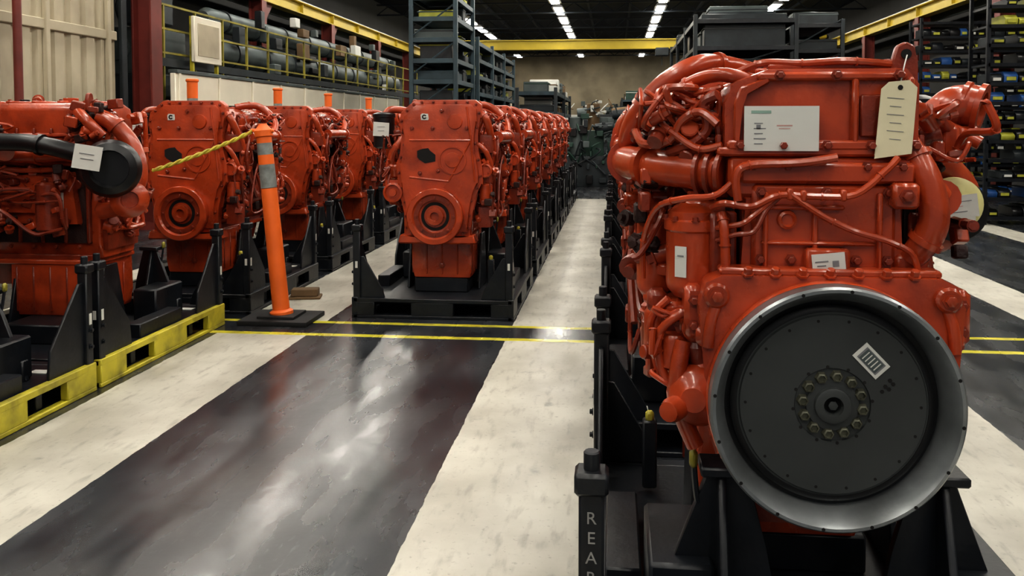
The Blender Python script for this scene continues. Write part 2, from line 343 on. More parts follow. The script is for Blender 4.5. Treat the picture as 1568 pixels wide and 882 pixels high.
        for x, z in ((-.02, 1.42), (.02, 1.10), (-.18, 1.42), (.05, 1.55), (.24, 1.42), (-.12, 1.08)): e.bolt((x, -.598, z), (0, -1, 0), .012, .018, PAINTD)
        e.prism([(-.108, 1.482), (-.055, 1.482), (-.05, 1.492), (-.055, 1.528), (-.10, 1.532), (-.112, 1.52)], 'y', -.603, -.597, WHITE)
        e.ring([(.008, 0), (.018, 0), (.018, .002), (.008, .002)], (-.083, -.603, 1.506), (0, -1, 0), VOID, 14)
        e.box((-.068, -.6055, 1.506), (.012, .002, .010), WHITE)
        e.lathe([(.208, 0), (.214, .008), (.214, .055), (.208, .062), (.172, .064), (.160, .045), (.128, .043), (.122, .024), (.11, .02), (.07, .02), (.065, .05), (.035, .052), (.03, .03), (0, .03)], (0, -.595, .755), (0, -1, 0), PAINT, 48)
        e.ring([(.125, 0), (.158, 0), (.158, .004), (.125, .004)], (0, -.638, .755), (0, -1, 0), PAINTD, 40)
        e.ring([(.085, 0), (.108, 0), (.108, .004), (.085, .004)], (0, -.613, .755), (0, -1, 0), VOID, 40)
        for k in range(8):
            a = 2*math.pi*k/8; e.bolt((.142*math.cos(a), -.640, .755+.142*math.sin(a)), (0, -1, 0), .010, .014, PAINTD)
        e.prism([(-.29, .545), (.31, .545), (.29, .62), (.18, .585), (-.17, .585), (-.27, .62)], 'y', -.62, -.45, PAINT, .012)
        e.lathe([(.075, 0), (.075, .03), (.06, .035), (.055, .015), (.03, .015), (.028, .04), (0, .04)], (-.335, -.56, .93), (0, -1, 0), PAINT, 28)
        e.box((-.33, -.49, .95), (.15, .14, .16), PAINT, .03, 2); e.cyl((-.33, -.5, 1.05), (0, -.2, 1), .05, .1, PAINT, 16, .01)
        e.tube([(-.33, -.5, 1.12), (-.36, -.52, 1.2), (-.31, -.54, 1.28), (-.25, -.52, 1.36)], .028, PAINT, 12, clamps=[.3, .7])
        e.tube([(-.38, -.5, .98), (-.40, -.5, 1.1), (-.37, -.48, 1.24), (-.36, -.35, 1.3)], .018, PAINT, 10)
        wires(e, (-.42, -.56, .88), (-.28, -.35, 1.36), 8, .007, PAINTD, rr=rr)
        fittings(e, (-.42, -.54, .85), (-.28, -.35, 1.4), 14, rr, [PAINT, PAINTD, SHADE])
        e.tube([(.30, -.52, 1.55), (.37, -.54, 1.50), (.40, -.5, 1.40), (.41, -.4, 1.25), (.38, -.42, 1.1)], .028, PAINT, 12, clamps=[.2, .6])
        e.tube([(.32, -.56, 1.30), (.38, -.56, 1.24), (.41, -.5, 1.12), (.39, -.45, .98), (.32, -.5, .9)], .020, PAINT, 10, clamps=[.5])
        e.cyl((.37, -.5, .84), (0, 0, 1), .05, .16, PAINT, 18, .012); e.box((.36, -.42, 1.06), (.12, .2, .12), PAINT, .025, 2)
        e.lathe([(.055, 0), (.055, .025), (.045, .03), (.04, .012), (0, .012)], (.37, -.54, 1.10), (0, -1, 0), PAINT, 24)
        e.box((.37, -.45, 1.30), (.10, .16, .14), PAINTD, .02, 2); e.box((.36, -.44, .74), (.10, .14, .16), PAINTD, .02, 2)
        wires(e, (.30, -.55, .80), (.44, -.2, 1.52), 9, .007, PAINTD, rr=rr)
        fittings(e, (.30, -.55, .70), (.44, -.3, 1.5), 30, rr, [PAINT, PAINTD, SHADE], 1.3)
    # ---- +x side: intake manifold, filters, fuel system
    e.prism([(.20, 1.26), (.30, 1.26), (.34, 1.30), (.34, 1.37), (.30, 1.40), (.20, 1.38)], 'y', -.42, .30, PAINT, .015, 2)
    e.tube([(.12, .10, 1.595), (.20, .15, 1.610), (.28, .2, 1.605), (.37, .2, 1.55), (.44, .18, 1.46), (.46, .1, 1.38)], .030, PAINT, 14, clamps=[.25, .75])
    e.tube([(.16, .42, 1.555), (.24, .40, 1.572), (.31, .33, 1.55), (.37, .30, 1.49), (.40, .28, 1.43)], .018, PAINT, 12, clamps=[.5])
    e.tube([(.24, .44, 1.33), (.32, .38, 1.335), (.40, .30, 1.34), (.455, .15, 1.345), (.46, -.1, 1.35), (.44, -.35, 1.35)], .046, PAINT, 16)
    for k in range(3):
        e.ring([(.045, -.005), (.058, -.005), (.058, .005), (.045, .005)], (.232+.024*k, .448-.015*k, 1.33), (1, -.6, 0), PAINTD, 20)
    e.ring([(.045, -.01), (.062, -.01), (.062, .01), (.045, .01)], (.455, .12, 1.345), (0, 1, 0), PAINT, 20)
    e.ring([(.045, -.01), (.062, -.01), (.062, .01), (.045, .01)], (.40, .30, 1.34), (.6, -1, 0), PAINT, 20)
    for (x, y, z0, z1, r) in ((.300, .395, 1.03, 1.235, .066), (.385, .25, 1.0, 1.24, .050), (.30, -.12, .98, 1.22, .055)):
        H = z1-z0
        e.lathe([(r*.5, -.012), (r*.7, -.008), (r*.95, .012), (r, .025), (r, H-.05), (r*1.08, H-.045), (r*1.08, H-.022), (r*.95, H-.018), (r*.95, H), (r*.5, H+.02)], (x, y, z0), (0, 0, 1), PAINT, 28)
        for k in range(8):
            a = 2*math.pi*k/8; e.bolt((x+r*1.0*math.cos(a), y+r*1.0*math.sin(a), z1-.022), (0, 0, 1), .007, .012, PAINTD)
        e.box((x-.04, y-.01, z1+.01), (.12, .08, .045), PAINT, .012); e.bolt((x, y, z1+.03), (0, 0, 1), .014, .02, PAINT)
        e.bolt((x, y, z0-.01), (0, 0, -1), .014, .02, PAINT)
    e.box((.334, .4545, 1.115), (.030, .003, .075), WHITE, rot=(('Z', -30),))
    e.box((.335, .4575, 1.13), (.016, .001, .003), INK, rot=(('Z', -30),))
    e.box((.24, .44, 1.13), (.05, .05, .22), PAINTD, .01); e.box((.24, .46, 1.03), (.06, .06, .06), PAINT, .012)
    e.tube([(.24, .47, 1.235), (.235, .49, 1.20), (.232, .495, 1.10), (.24, .49, 1.03)], .012, PAINT, 10, clamps=[.2, .5, .8])
    # thin hoses crossing the filter area
    e.tube([(.22, .49, 1.31), (.26, .49, 1.28), (.33, .46, 1.27), (.39, .40, 1.24), (.42, .34, 1.15), (.42, .32, 1.05)], .008, PAINT, 8, clamps=[.2, .5, .8])
    e.tube([(.24, .47, 1.40), (.29, .45, 1.39), (.34, .42, 1.42), (.38, .38, 1.46), (.36, .36, 1.52), (.30, .38, 1.55)], .009, PAINT, 8, clamps=[.2, .5, .8])
    e.tube([(.25, .46, 1.45), (.29, .44, 1.48), (.33, .42, 1.46), (.36, .40, 1.41), (.42, .36, 1.40), (.44, .30, 1.43)], .011, PAINT, 8, clamps=[.3, .6])
    e.tube([(.25, .45, 1.52), (.28, .43, 1.50), (.27, .43, 1.44), (.31, .42, 1.40), (.36, .38, 1.38)], .013, PAINTD, 8, clamps=[.3, .6])
    e.prism([(.22, .95), (.27, .95), (.27, 1.24), (.22, 1.24)], 'y', -.42, -.20, PAINTD, .01)
    # fuel pump group
    e.box((.30, .28, .94), (.15, .22, .13), PAINTD, .025, 2)
    e.lathe([(.052, 0), (.055, .006), (.055, .05), (.045, .06), (.040, .10), (.020, .11), (.018, .13), (0, .13)], (.29, .36, .955), (0, 1, 0), PAINT, 24)
    for k in range(6):
        a = k*math.pi/3; e.bolt((.29+.047*math.cos(a), .41, .955+.047*math.sin(a)), (0, 1, 0), .008, .014, PAINTD)
    e.lathe([(.03, 0), (.042, .01), (.042, .10), (.034, .115), (.02, .13)], (.375, .30, .86), (0, .2, 1), PAINT, 20)
    e.lathe([(.02, 0), (.034, .01), (.034, .08), (.028, .09)], (.345, .42, .84), (0, 0, 1), PAINT, 18)
    e.lathe([(.02, 0), (.030, .01), (.030, .06), (.020, .07)], (.28, .43, .86), (.2, .3, 1), PAINTD, 18)
    e.box((.34, .40, .985), (.07, .06, .05), PAINT, .012); e.box((.385, .36, 1.0), (.05, .06, .06), PAINTD, .012)
    e.cyl((.38, .2, .80), (0, 0, 1), .04, .12, PAINTD, 16, .01)
    e.box((.30, .02, .90), (.15, .22, .18), PAINTD, .025, 2); e.cyl((.32, -.3, .85), (0, 1, 0), .07, .28, PAINTD, 20, .012)
    e.tube([(.26, .43, 1.0), (.33, .46, .99), (.385, .44, .93), (.37, .43, .83), (.31, .44, .78), (.26, .44, .80)], .011, PAINT, 10, clamps=[.2, .5, .8])
    e.tube([(.28, .46, 1.02), (.25, .485, .98), (.235, .48, .92), (.26, .47, .87), (.32, .46, .85)], .009, PAINT, 8, clamps=[.3, .7])
    e.tube([(.36, .43, 1.02), (.40, .42, .97), (.40, .40, .90), (.38, .40, .82)], .010, PAINT, 8, clamps=[.3, .7])
    wires(e, (.26, .14, .80), (.40, .45, 1.0), 14, .0065, PAINT, rr=rr)
    wires(e, (.26, .10, .80), (.39, .38, 1.0), 8, .007, SHADE, rr=rr)
    wires(e, (.24, .10, 1.39), (.43, .42, 1.54), 20, .0075, PAINT, rr=rr)
    wires(e, (.24, .05, 1.38), (.42, .34, 1.53), 8, .008, SHADE, rr=rr)
    wires(e, (.34, .0, 1.02), (.46, .34, 1.30), 11, .008, PAINTD, rr=rr)
    wires(e, (.24, -.5, .75), (.44, .1, 1.5), 10, .010, PAINTD, rr=rr)
    fittings(e, (.25, .10, .82), (.40, .44, 1.0), 38, rr, [PAINT, PAINT, PAINTD, SHADE], 1.1)
    fittings(e, (.25, .1, 1.38), (.42, .41, 1.53), 36, rr, [PAINT, PAINT, PAINTD, SHADE], 1.0)
    fittings(e, (.36, .05, 1.0), (.45, .36, 1.32), 22, rr, [PAINT, PAINTD, SHADE], 1.2)
    fittings(e, (.25, -.5, .7), (.44, .1, 1.3), 34, rr, [PAINT, PAINTD, SHADE], 1.4)
    # ---- -x side: exhaust manifold & turbo
    e.tube([(-.30, -.42, 1.27), (-.31, -.2, 1.26), (-.31, .1, 1.26), (-.30, .38, 1.27)], .045, PAINT, 14, clamps=[.35, .65])
    for i in range(6):
        e.tube([(-.18, -.40+i*.155, 1.32), (-.25, -.40+i*.155, 1.31), (-.30, -.39+i*.15, 1.27)], .034, PAINT, 12)
        e.box((-.205, -.40+i*.155, 1.32), (.02, .09, .09), PAINT, .006)
        for dz in (-.035, .035): e.bolt((-.213, -.40+i*.155+dz, 1.32+dz), (-1, 0, 0), .009, .016, PAINTD)
    e.tube([(-.30, -.02, 1.27), (-.35, -.03, 1.29), (-.40, -.06, 1.28)], .05, PAINT, 14)
    if not side_variant:
        e.lathe([(.05, 0), (.09, .01), (.115, .04), (.115, .08), (.09, .11), (.05, .12)], (-.40, -.16, 1.24), (0, 1, 0), PAINT, 28)
        e.tube([(-.33, .04, 1.14), (-.40, .04, 1.12), (-.46, .04, 1.16), (-.48, .04, 1.25), (-.43, .04, 1.32), (-.38, .06, 1.35), (-.36, .1, 1.41), (-.37, .13, 1.46), (-.41, .14, 1.50), (-.455, .14, 1.50)], .04, PAINT, 16, radii=[.03, .036, .042, .046, .048, .046, .044, .046, .052, .056])
        ox = (-.462, .145, 1.495); oa = (-.9, .55, -.25)
        e.ring([(.046, -.03), (.066, -.03), (.066, -.018), (.060, -.014), (.060, .006), (.068, .008), (.068, .022), (.046, .022)], ox, oa, PAINT, 28)
        e.lathe([(.048, 0), (.048, .001)], ox, oa, SHADE, 20)
        e.lathe([(.06, 0), (.095, .01), (.105, .05), (.10, .09), (.08, .10)], (-.40, -.04, 1.24), (0, 1, 0), PAINT, 28)
        e.lathe([(.080, 0), (.086, .006), (.086, .05), (.078, .056)], (-.442, .045, 1.213), (0, 1, 0), BLACK, 32)
        e.lathe([(.072, 0), (.074, .008), (.072, .03), (.058, .038), (0, .040)], (-.430, .095, 1.232), (0, 1, 0), CAPY, 32)
        e.box((-.424, .1365, 1.225), (.118, .0025, .062), WHITE, rot=(('Y', 8),)); e.box((-.436, .1365, 1.189), (.08, .002, .03), WHITE, rot=(('Y', -6),))
        e.box((-.43, .1380, 1.240), (.07, .001, .002), INK, rot=(('Y', 8),)); e.box((-.42, .1380, 1.226), (.045, .001, .002), RINK, rot=(('Y', 8),)); e.box((-.43, .1380, 1.212), (.05, .001, .002), INK, rot=(('Y', 8),))
    e.tube([(-.30, .30, 1.5), (-.35, .24, 1.45), (-.40, .20, 1.43), (-.45, .22, 1.40)], .018, PAINT, 10)
    e.box((-.42, .16, 1.43), (.09, .05, .03), PAINT, .008); e.box((-.37, .20, 1.40), (.05, .08, .10), PAINT, .012)
    wires(e, (-.42, .0, 1.36), (-.25, .38, 1.50), 9, .008, PAINT, rr=rr)
    wires(e, (-.38, -.4, .80), (-.22, .36, 1.20), 12, .009, PAINTD, rr=rr)
    fittings(e, (-.40, .0, 1.05), (-.24, .38, 1.5), 26, rr, [PAINT, PAINTD, SHADE], 1.1)
    fittings(e, (-.36, -.4, .75), (-.23, .3, 1.2), 24, rr, [PAINT, PAINTD, SHADE], 1.3)
    e.cyl((-.29, -.25, .80), (0, 0, 1), .07, .3, PAINTD, 20, .015); e.cyl((-.30, .1, .78), (0, 0, 1), .05, .22, PAINTD, 20, .015)
    e.box((-.26, -.05, .98), (.08, .4, .14), PAINT, .02, 2)
    if not side_variant:
        e.lathe([(.06, 0), (.083, .015), (.083, .24), (.09, .245), (.09, .27), (.05, .285)], (-.46, -.36, 1.26), (0, 0, 1), BLACK, 28)
        e.tube([(-.46, -.36, 1.50), (-.42, -.34, 1.56), (-.32, -.32, 1.56), (-.2, -.30, 1.52)], .03, PAINT, 12)
        e.box((-.36, -.36, 1.38), (.14, .04, .05), PAINTD, .01)
        e.prism([(-.525, 1.36), (-.40, 1.355), (-.395, 1.46), (-.52, 1.47)], 'y', -.449, -.4445, WHITE)
        e.box((-.46, -.4505, 1.43), (.06, .001, .003), INK); e.box((-.46, -.4505, 1.40), (.05, .001, .003), INK)
    else:
        e.box((.0, -.53, 1.0), (.34, .05, .66), PAINTD, .02, 2)
        wires(e, (-.25, -.60, .80), (.2, -.54, 1.50), 10, .012, PAINT, rr=rr)
        fittings(e, (-.25, -.60, .75), (.2, -.52, 1.5), 40, rr, [PAINT, PAINTD], 1.5)
        fittings(e, (-.36, -.60, 1.36), (-.1, -.40, 1.58), 30, rr, [PAINT, PAINTD, SHADE], 1.3)
        # black intake pipe into large round black inlet with label
        e.tube([(-.42, .20, 1.335), (-.44, .08, 1.345), (-.45, -.10, 1.345), (-.46, -.26, 1.34), (-.46, -.44, 1.31), (-.44, -.58, 1.27)], .052, BLACK, 16, clamps=[.35, .7])
        e.lathe([(.12, 0), (.165, .015), (.172, .06), (.150, .10), (.11, .115), (.10, .07), (0, .07)], (-.34, -.70, 1.19), (-.9, -.35, 0), BLACK, 40)
        e.box((-.525, -.66, 1.26), (.004, .15, .14), WHITE, rot=(('Z', 18), ('X', 10)))
        e.box((-.529, -.66, 1.28), (.002, .08, .004), INK, rot=(('Z', 18), ('X', 10))); e.box((-.529, -.66, 1.25), (.002, .07, .004), INK, rot=(('Z', 18), ('X', 10)))
        e.tube([(-.22, -.54, 1.50), (-.20, -.64, 1.44), (-.18, -.74, 1.30), (-.20, -.78, 1.12), (-.26, -.72, .97), (-.24, -.56, .92)], .05, PAINT, 16, clamps=[.2, .8])
        e.lathe([(.05, 0), (.09, .01), (.11, .04), (.11, .08), (.08, .11), (.05, .115), (.045, .09)], (-.24, -.74, 1.00), (-.8, -.5, 0), PAINT, 28)
        e.tube([(-.22, -.40, 1.56), (-.30, -.46, 1.53), (-.32, -.54, 1.46), (-.28, -.60, 1.38)], .032, PAINT, 12)
        e.box((-.275, .34, .98), (.02, .14, .24), WHITE, .004, rot=(('X', -6),)); e.box((-.287, .34, .98), (.006, .11, .20), DKGREY, rot=(('X', -6),)); e.box((-.291, .34, .99), (.004, .02, .12), STEEL, rot=(('X', -6),))
        e.prism([(-.42, .84), (.44, .84), (.44, 1.12), (-.38, 1.16)], 'x', -.265, -.2, PAINT, .015, 2)
        e.box((-.268, -.30, .98), (.004, .065, .11), WHITE); e.box((-.271, -.30, .98), (.002, .04, .004), INK)
        e.box((-.23, .02, 1.22), (.08, .9, .05), PAINT, .015)
        e.tube([(-.28, .42, 1.16), (-.30, .2, 1.19), (-.29, -.1, 1.17), (-.30, -.35, 1.18)], .016, PAINT, 8, clamps=[.2, .5, .8])
        for k in range(7): e.bolt((-.265, -.36+k*.125, .86), (-1, 0, 0), .012, .016, PAINTD); e.bolt((-.265, -.34+k*.12, 1.11), (-1, 0, 0), .012, .016, PAINTD)
    return e

engine_mesh = engine().mesh("diesel_engine_mesh")
engine_side = engine(True).mesh("diesel_engine_side_mesh")

# ------------------------------------------------------------------ stand
def stand(yellow=False):
    s = MB(); W = .61; L = .75; EY = YEL if yellow else STANDM
    for sy in (-1, 1):
        y = sy*(L-.03)
        s.box((0, y, .135), (2*W-.02, .06, .03), STANDM, .004)
        s.box((0, y, .012), (2*W-.02, .06, .024), STANDM, .004)
        for x0, x1 in ((-W+.01, -.44), (-.16, .16), (.44, W-.01)):
            s.box(((x0+x1)/2, y, .072), (x1-x0, .058, .10), STANDM, .004)
    for sx in (-1, 1):
        x = sx*(W-.02)
        M_ = EY if sx > 0 else STANDM
        s.box((x, 0, .138), (.045, 2*L, .036), M_, .004)
        s.box((x, 0, .012), (.045, 2*L, .024), M_, .004)
        for y0, y1 in ((-L, -.50), (-.20, .20), (.50, L)):
            s.box((x, (y0+y1)/2, .075), (.043, y1-y0, .104), M_, .004)
    s.box((0, 0, .141), (2*W-.08, 2*L-.1, .014), STANDM, .003)
    for y in (-.35, 0, .35): s.box((0, y, .08), (2*W-.1, .05, .11), STANDM, .004)
    for sx in (-1, 1):
        for sy in (-1, 1):
            x = sx*(W-.035); y = sy*(L-.035)
            s.box((x, y, .36), (.055, .055, .66), STANDM, .006)
            s.box((x, y, .675), (.074, .074, .05), STANDM, .008)
            s.cyl((x, y, .69), (0, 0, 1), .018, .05, STANDM, 12)
            s.prism([(x-sx*.02, .15), (x-sx*.02, .46), (x-sx*.05, .46), (x-sx*.19, .22), (x-sx*.21, .15)], 'y', y-.008, y+.008, STANDM, .003)
            s.prism([(y-sy*.02, .15), (y-sy*.02, .60), (y-sy*.06, .60), (y-sy*.30, .30), (y-sy*.32, .15)], 'x', x-.008, x+.008, STANDM, .003)
            s.box((x, y+sy*.029, .40), (.018, .003, .05), WHITE); s.box((x+sx*.029, y, .40), (.003, .020, .06), WHITE)
            for z in (.25, .34): s.bolt((x+sx*.03, y, z), (sx, 0, 0), .010, .014, STANDM)
    s.box((.01, -.20, .205), (.42, .50, .115), STANDM, .008)
    for sx in (-1, 1):
        s.prism([(sx*.10, .15), (sx*.46, .15), (sx*.40, .30), (sx*.29, .60), (sx*.20, .60), (sx*.15, .40)], 'y', .40, .425, STANDM, .004)
        s.prism([(.25, .15), (.60, .15), (.45, .60), (.39, .60)], 'x', sx*.262-.01, sx*.262+.01, STANDM, .004)
        s.box((sx*.25, .42, .60), (.13, .10, .025), STANDM, .005)
        s.prism([(-.30, .15), (.04, .15), (-.06, .58), (-.20, .58)], 'x', sx*.285-.01, sx*.285+.01, STANDM, .004)
        s.box((sx*.50, .0, .19), (.10, .5, .09), STANDM, .006)
        s.box((sx*.36, .30, .26), (.16, .35, .22), STANDM, .01)
    s.box((0, .41, .20), (.9, .05, .11), STANDM, .006)
    s.box((.42, .56, .151), (.10, .06, .004), WHITE); s.box((-.42, .35, .151), (.11, .05, .004), WHITE)
    s.box((.40, -.45, .42), (.03, .03, .04), YEL, .008); s.box((.40, -.45, .29), (.05, .05, .24), STANDM, .006)
    s.box((.33, .43, .62), (.020, .03, .045), YEL, .008)
    s.tube([(.33, .43, .62), (.32, .42, .52), (.30, .41, .45)], .008, STANDM, 6)
    return s
stand_mesh = stand().mesh("engine_stand_mesh"); stand_y = stand(True).mesh("engine_stand_yellow_mesh")

def put(x, y, rz, dx=0):
    place("diesel_engine", engine_mesh, (x, y, 0), rz)
    return place("engine_stand", stand_mesh, (x+dx, y, 0), rz)

front_stand = None
for i in range(8):
    st = put(.497, 2.55+1.9*i, 180, dx=.033)
    if i == 0: front_stand = st
for i in range(6): put(-1.34, 6.93+1.9*i, 0)
for i in range(5): put(-3.36, 6.95+1.9*i, 0)
place("diesel_engine", engine_side, (-3.66, 5.12, 0), 90); place("engine_stand", stand_y, (-3.41, 5.12, 0), 0)
place("diesel_engine", engine_side, (-3.86, 3.58, 0), 90); place("engine_stand", stand_y, (-3.41, 3.58, 0), 0)

cu = bpy.data.curves.new("stencil_text", 'FONT'); cu.body = "R\nE\nA\nR"; cu.size = .038; cu.align_x = 'CENTER'; cu.space_line = 1.15; cu.extrude = .0005
cu.materials.append(STEEL)
to = bpy.data.objects.new("stencil_lettering", cu); scene.collection.objects.link(to)
to.parent = front_stand; to.location = (.575, .7435, .59); to.rotation_euler = (math.radians(90), 0, math.radians(180))

# ------------------------------------------------------------------ delineator posts
def delineator(h, lean=0.0, knob=True):
    d = MB(); dx = lean
    P = lambda t: (dx*t, 0, .04+(h-.04)*t)
    d.prism([(-.26, -.2), (.26, -.2), (.26, .2), (-.26, .2)], 'z', 0, .035, RUBBER, .012, 2)
    d.prism([(-.14, -.13), (.14, -.13), (.14, .13), (-.14, .13)], 'z', .03, .055, RUBBER, .01, 2)
    ax = (dx, 0, h-.04); L = h-.04
    d.lathe([(.085, 0), (.085, .03), (.062, .045), (.058, L*.66)], (0, 0, .04), ax, ORANGE, 20)
    d.lathe([(.058, 0), (.057, L*.12)], P(.66), ax, REFL, 20)
    d.lathe([(.057, 0), (.056, L*.05)], P(.78), ax, ORANGE, 20)
    d.lathe([(.056, 0), (.055, L*.06)], P(.83), ax, REFL, 20)
    if knob:
        d.lathe([(.055, 0), (.054, L*.03), (.066, L*.035), (.066, L*.065), (.045, L*.08), (.03, L*.095), (.03, L*.10)], P(.89), ax, ORANGE, 20)
        t = P(.96)
        d.box((t[0]-.06, t[1], t[2]-.01), (.07, .04, .03), ORANGE, .008); d.box((t[0]+.055, t[1], t[2]-.01), (.05, .04, .03), ORANGE, .008)
    else:
        d.lathe([(.055, 0), (.056, L*.09), (.066, L*.095), (.066, L*.105), (.05, L*.11)], P(.89), ax, ORANGE, 20)
    return d
place("delineator_post", delineator(1.47, -.13).mesh("delineator_mesh"), (-2.44, 6.04, 0))
dm = delineator(1.93, 0, False).mesh("delineator_tall_mesh")
for d_ in (8.6, 10.9, 12.9, 15.1): place("delineator_post", dm, (-4.42, d_, 0))
rp = MB(); A = Vector((-2.64, 6.01, 1.395)); B = Vector((-3.17, 5.58, 1.13)); N = 26
mid = (A+B)/2+Vector((0, 0, -.03))
for ph, m_ in ((0, CRANEY), (math.pi, YEL)):
    pts = []
    for i in range(N*2+1):
        t = i/(N*2); c = A*(1-t)**2+mid*2*t*(1-t)+B*t*t; a = ph+t*N*1.3
        pts.append(c+Vector((0, 0, 1))*math.cos(a)*.008+Vector((.5, -.6, 0))*math.sin(a)*.008)
    rp.tube(pts, .0095, m_, 7, 1)
place("caution_rope", rp.mesh("rope_mesh"))
wb = MB(); wb.box((0, 0, .05), (.22, .12, .06), BROWN, .006); wb.box((0, 0, .01), (.26, .16, .02), BROWN, .004)
place("wood_block", wb.mesh("wood_block_mesh"), (-2.56, 6.85, 0), 12)

# ------------------------------------------------------------------ floor
def floor_mat():
    m = bpy.data.materials.new("painted_concrete_floor"); m.use_nodes = True
    nt = m.node_tree; b = nt.nodes["Principled BSDF"]; N = nt.nodes; Lk = nt.links
    tc = N.new("ShaderNodeTexCoord"); sp = N.new("ShaderNodeSeparateXYZ"); Lk.new(tc.outputs["Object"], sp.inputs[0])
    def noise(sc, det=6, vec=None, dist=0):
        n = N.new("ShaderNodeTexNoise"); n.inputs["Scale"].default_value = sc; n.inputs["Detail"].default_value = det; n.inputs["Distortion"].default_value = dist
        Lk.new(vec or tc.outputs["Object"], n.inputs["Vector"]); return n.outputs["Fac"]
    def math_(op, a, b_=None, c=None):
        n = N.new("ShaderNodeMath"); n.operation = op
        for i, v in enumerate((a, b_, c)):
            if v is None: continue
            if isinstance(v, (int, float)): n.inputs[i].default_value = v
            else: Lk.new(v, n.inputs[i])
        return n.outputs[0]
    def mix(f, a, b_):
        n = N.new("ShaderNodeMixRGB")
        if isinstance(f, (int, float)): n.inputs[0].default_value = f
        else: Lk.new(f, n.inputs[0])
        for i, v in ((1, a), (2, b_)):
            if isinstance(v, tuple): n.inputs[i].default_value = v+(1,)
            else: Lk.new(v, n.inputs[i])
        return n.outputs[0]
    def ramp(f, p0, p1, v0=0, v1=1):
        n = N.new("ShaderNodeMapRange"); n.interpolation_type = 'SMOOTHSTEP'; n.inputs[1].default_value = p0; n.inputs[2].default_value = p1; n.inputs[3].default_value = v0; n.inputs[4].default_value = v1
        Lk.new(f, n.inputs[0]); return n.outputs[0]
    wob = math_('MULTIPLY', math_('SUBTRACT', noise(9), .5), .02)
    X = math_('ADD', sp.outputs[0], wob); Yc = math_('ADD', sp.outputs[1], wob)
    def band(v, a, c):
        d = math_('ABSOLUTE', math_('SUBTRACT', v, (a+c)/2)); return math_('LESS_THAN', d, (c-a)/2)
    white = None
    for a, c in ((-2.74, -2.10), (-.72, -.06), (1.16, 1.82), (3.03, 3.50), (5.0, 5.45), (-4.75, -4.12)):
        w = band(X, a, c); white = w if white is None else math_('MAXIMUM', white, w)
    white = math_('MULTIPLY', white, math_('LESS_THAN', Yc, 16.6))
    xr = math_('GREATER_THAN', X, -2.95)
    gap = math_('MULTIPLY', band(Yc, 5.63, 6.04), xr)
    white = math_('MULTIPLY', white, math_('SUBTRACT', 1, gap))
    yel = math_('MULTIPLY', math_('MAXIMUM', band(Yc, 5.62, 5.69), band(Yc, 5.985, 6.05)), xr)
    vm = N.new("ShaderNodeMapping"); vm.inputs["Scale"].default_value = (2.2, .6, 1); Lk.new(tc.outputs["Object"], vm.inputs[0])
    dk = mix(ramp(noise(1.6, 4), .25, .75), (.011, .013, .017), (.034, .038, .044))
    dk = mix(ramp(noise(2.2, 5, vm.outputs[0]), .45, .80, 0, .6), dk, (.080, .088, .098))
    dk = mix(ramp(noise(1.1, 3), .45, .8, 0, .5), dk, (.040, .032, .026))
    sc_ = math_('MULTIPLY', ramp(noise(22, 8, vm.outputs[0]), .56, .74), ramp(noise(1.4, 3), .40, .70))
    dk = mix(math_('MULTIPLY', sc_, .30), dk, (.16, .17, .18))
    wh = mix(ramp(noise(2.2, 6), .3, .7), (.39, .37, .315), (.56, .54, .47))
    wh = mix(ramp(noise(10, 8, vm.outputs[0]), .50, .80, 0, .7), wh, (.24, .22, .19))
    wh = mix(ramp(noise(1.3, 5), .50, .75, 0, .4), wh, (.28, .26, .22))
    wh = mix(ramp(noise(45, 5), .60, .74, 0, .5), wh, (.22, .20, .17))
    whm = math_('MULTIPLY', white, math_('SUBTRACT', 1, ramp(noise(7, 10), .64, .78, 0, .55)))
    col = mix(whm, dk, wh)
    yc = mix(ramp(noise(12, 6), .4, .75, 0, .7), (.62, .55, .05), (.32, .28, .06))
    col = mix(yel, col, yc)
    Lk.new(col, b.inputs["Base Color"])
    ro = ramp(noise(2.6, 6, vm.outputs[0]), .25, .75, .17, .34)
    ro = math_('ADD', ro, math_('MULTIPLY', whm, .20)); Lk.new(ro, b.inputs["Roughness"])
    b.inputs["Specular IOR Level"].default_value = .6
    bp = N.new("ShaderNodeBump"); bp.inputs["Strength"].default_value = .13; bp.inputs["Distance"].default_value = .012
    Lk.new(noise(6, 5), bp.inputs["Height"]); Lk.new(bp.outputs[0], b.inputs["Normal"])
    return m
FLOOR = floor_mat()
fb = MB(); fb.add([(-9.2, -6, 0), (9.2, -6, 0), (9.2, 56.2, 0), (-9.2, 56.2, 0)], [(0, 1, 2, 3)], FLOOR)
place("floor", fb.mesh("floor_mesh"))

# ------------------------------------------------------------------ room shell
def wall(name, x0, x1, y0, y1, z0, z1, m):
    b = MB(); b.box(((x0+x1)/2, (y0+y1)/2, (z0+z1)/2), (x1-x0, y1-y0, z1-z0), m); return place(name, b.mesh(name+"_mesh"))
wall("wall_left", -9.2, -9.0, -6, 56.2, 0, 6.1, WALLD)
wall("wall_right", 9.0, 9.2, -6, 56.2, 0, 6.1, WALLD)
wall("wall_back", -9.0, 9.0, 56.0, 56.2, 0, 6.1, WALLM)
cb = MB(); cb.box((0, 25.1, 6.15), (18.4, 62.2, .1), CEILM)
for i in range(12):
    y = -3+i*5.0
    cb.box((0, y, 5.98), (18, .14, .05), TRUSS); cb.box((0, y, 5.60), (18, .10, .05), TRUSS)
    for k in range(18):
        x = -9+k; cb.tube([(x, y, 5.6), (x+.5, y, 5.98)], .02, TRUSS, 5); cb.tube([(x+.5, y, 5.98), (x+1, y, 5.6)], .02, TRUSS, 5)
for x in (-7, -5, -3.6, -1, 0.6, 3.3, 5, 7): cb.box((x, 25, 6.05), (.08, 62, .1), TRUSS)
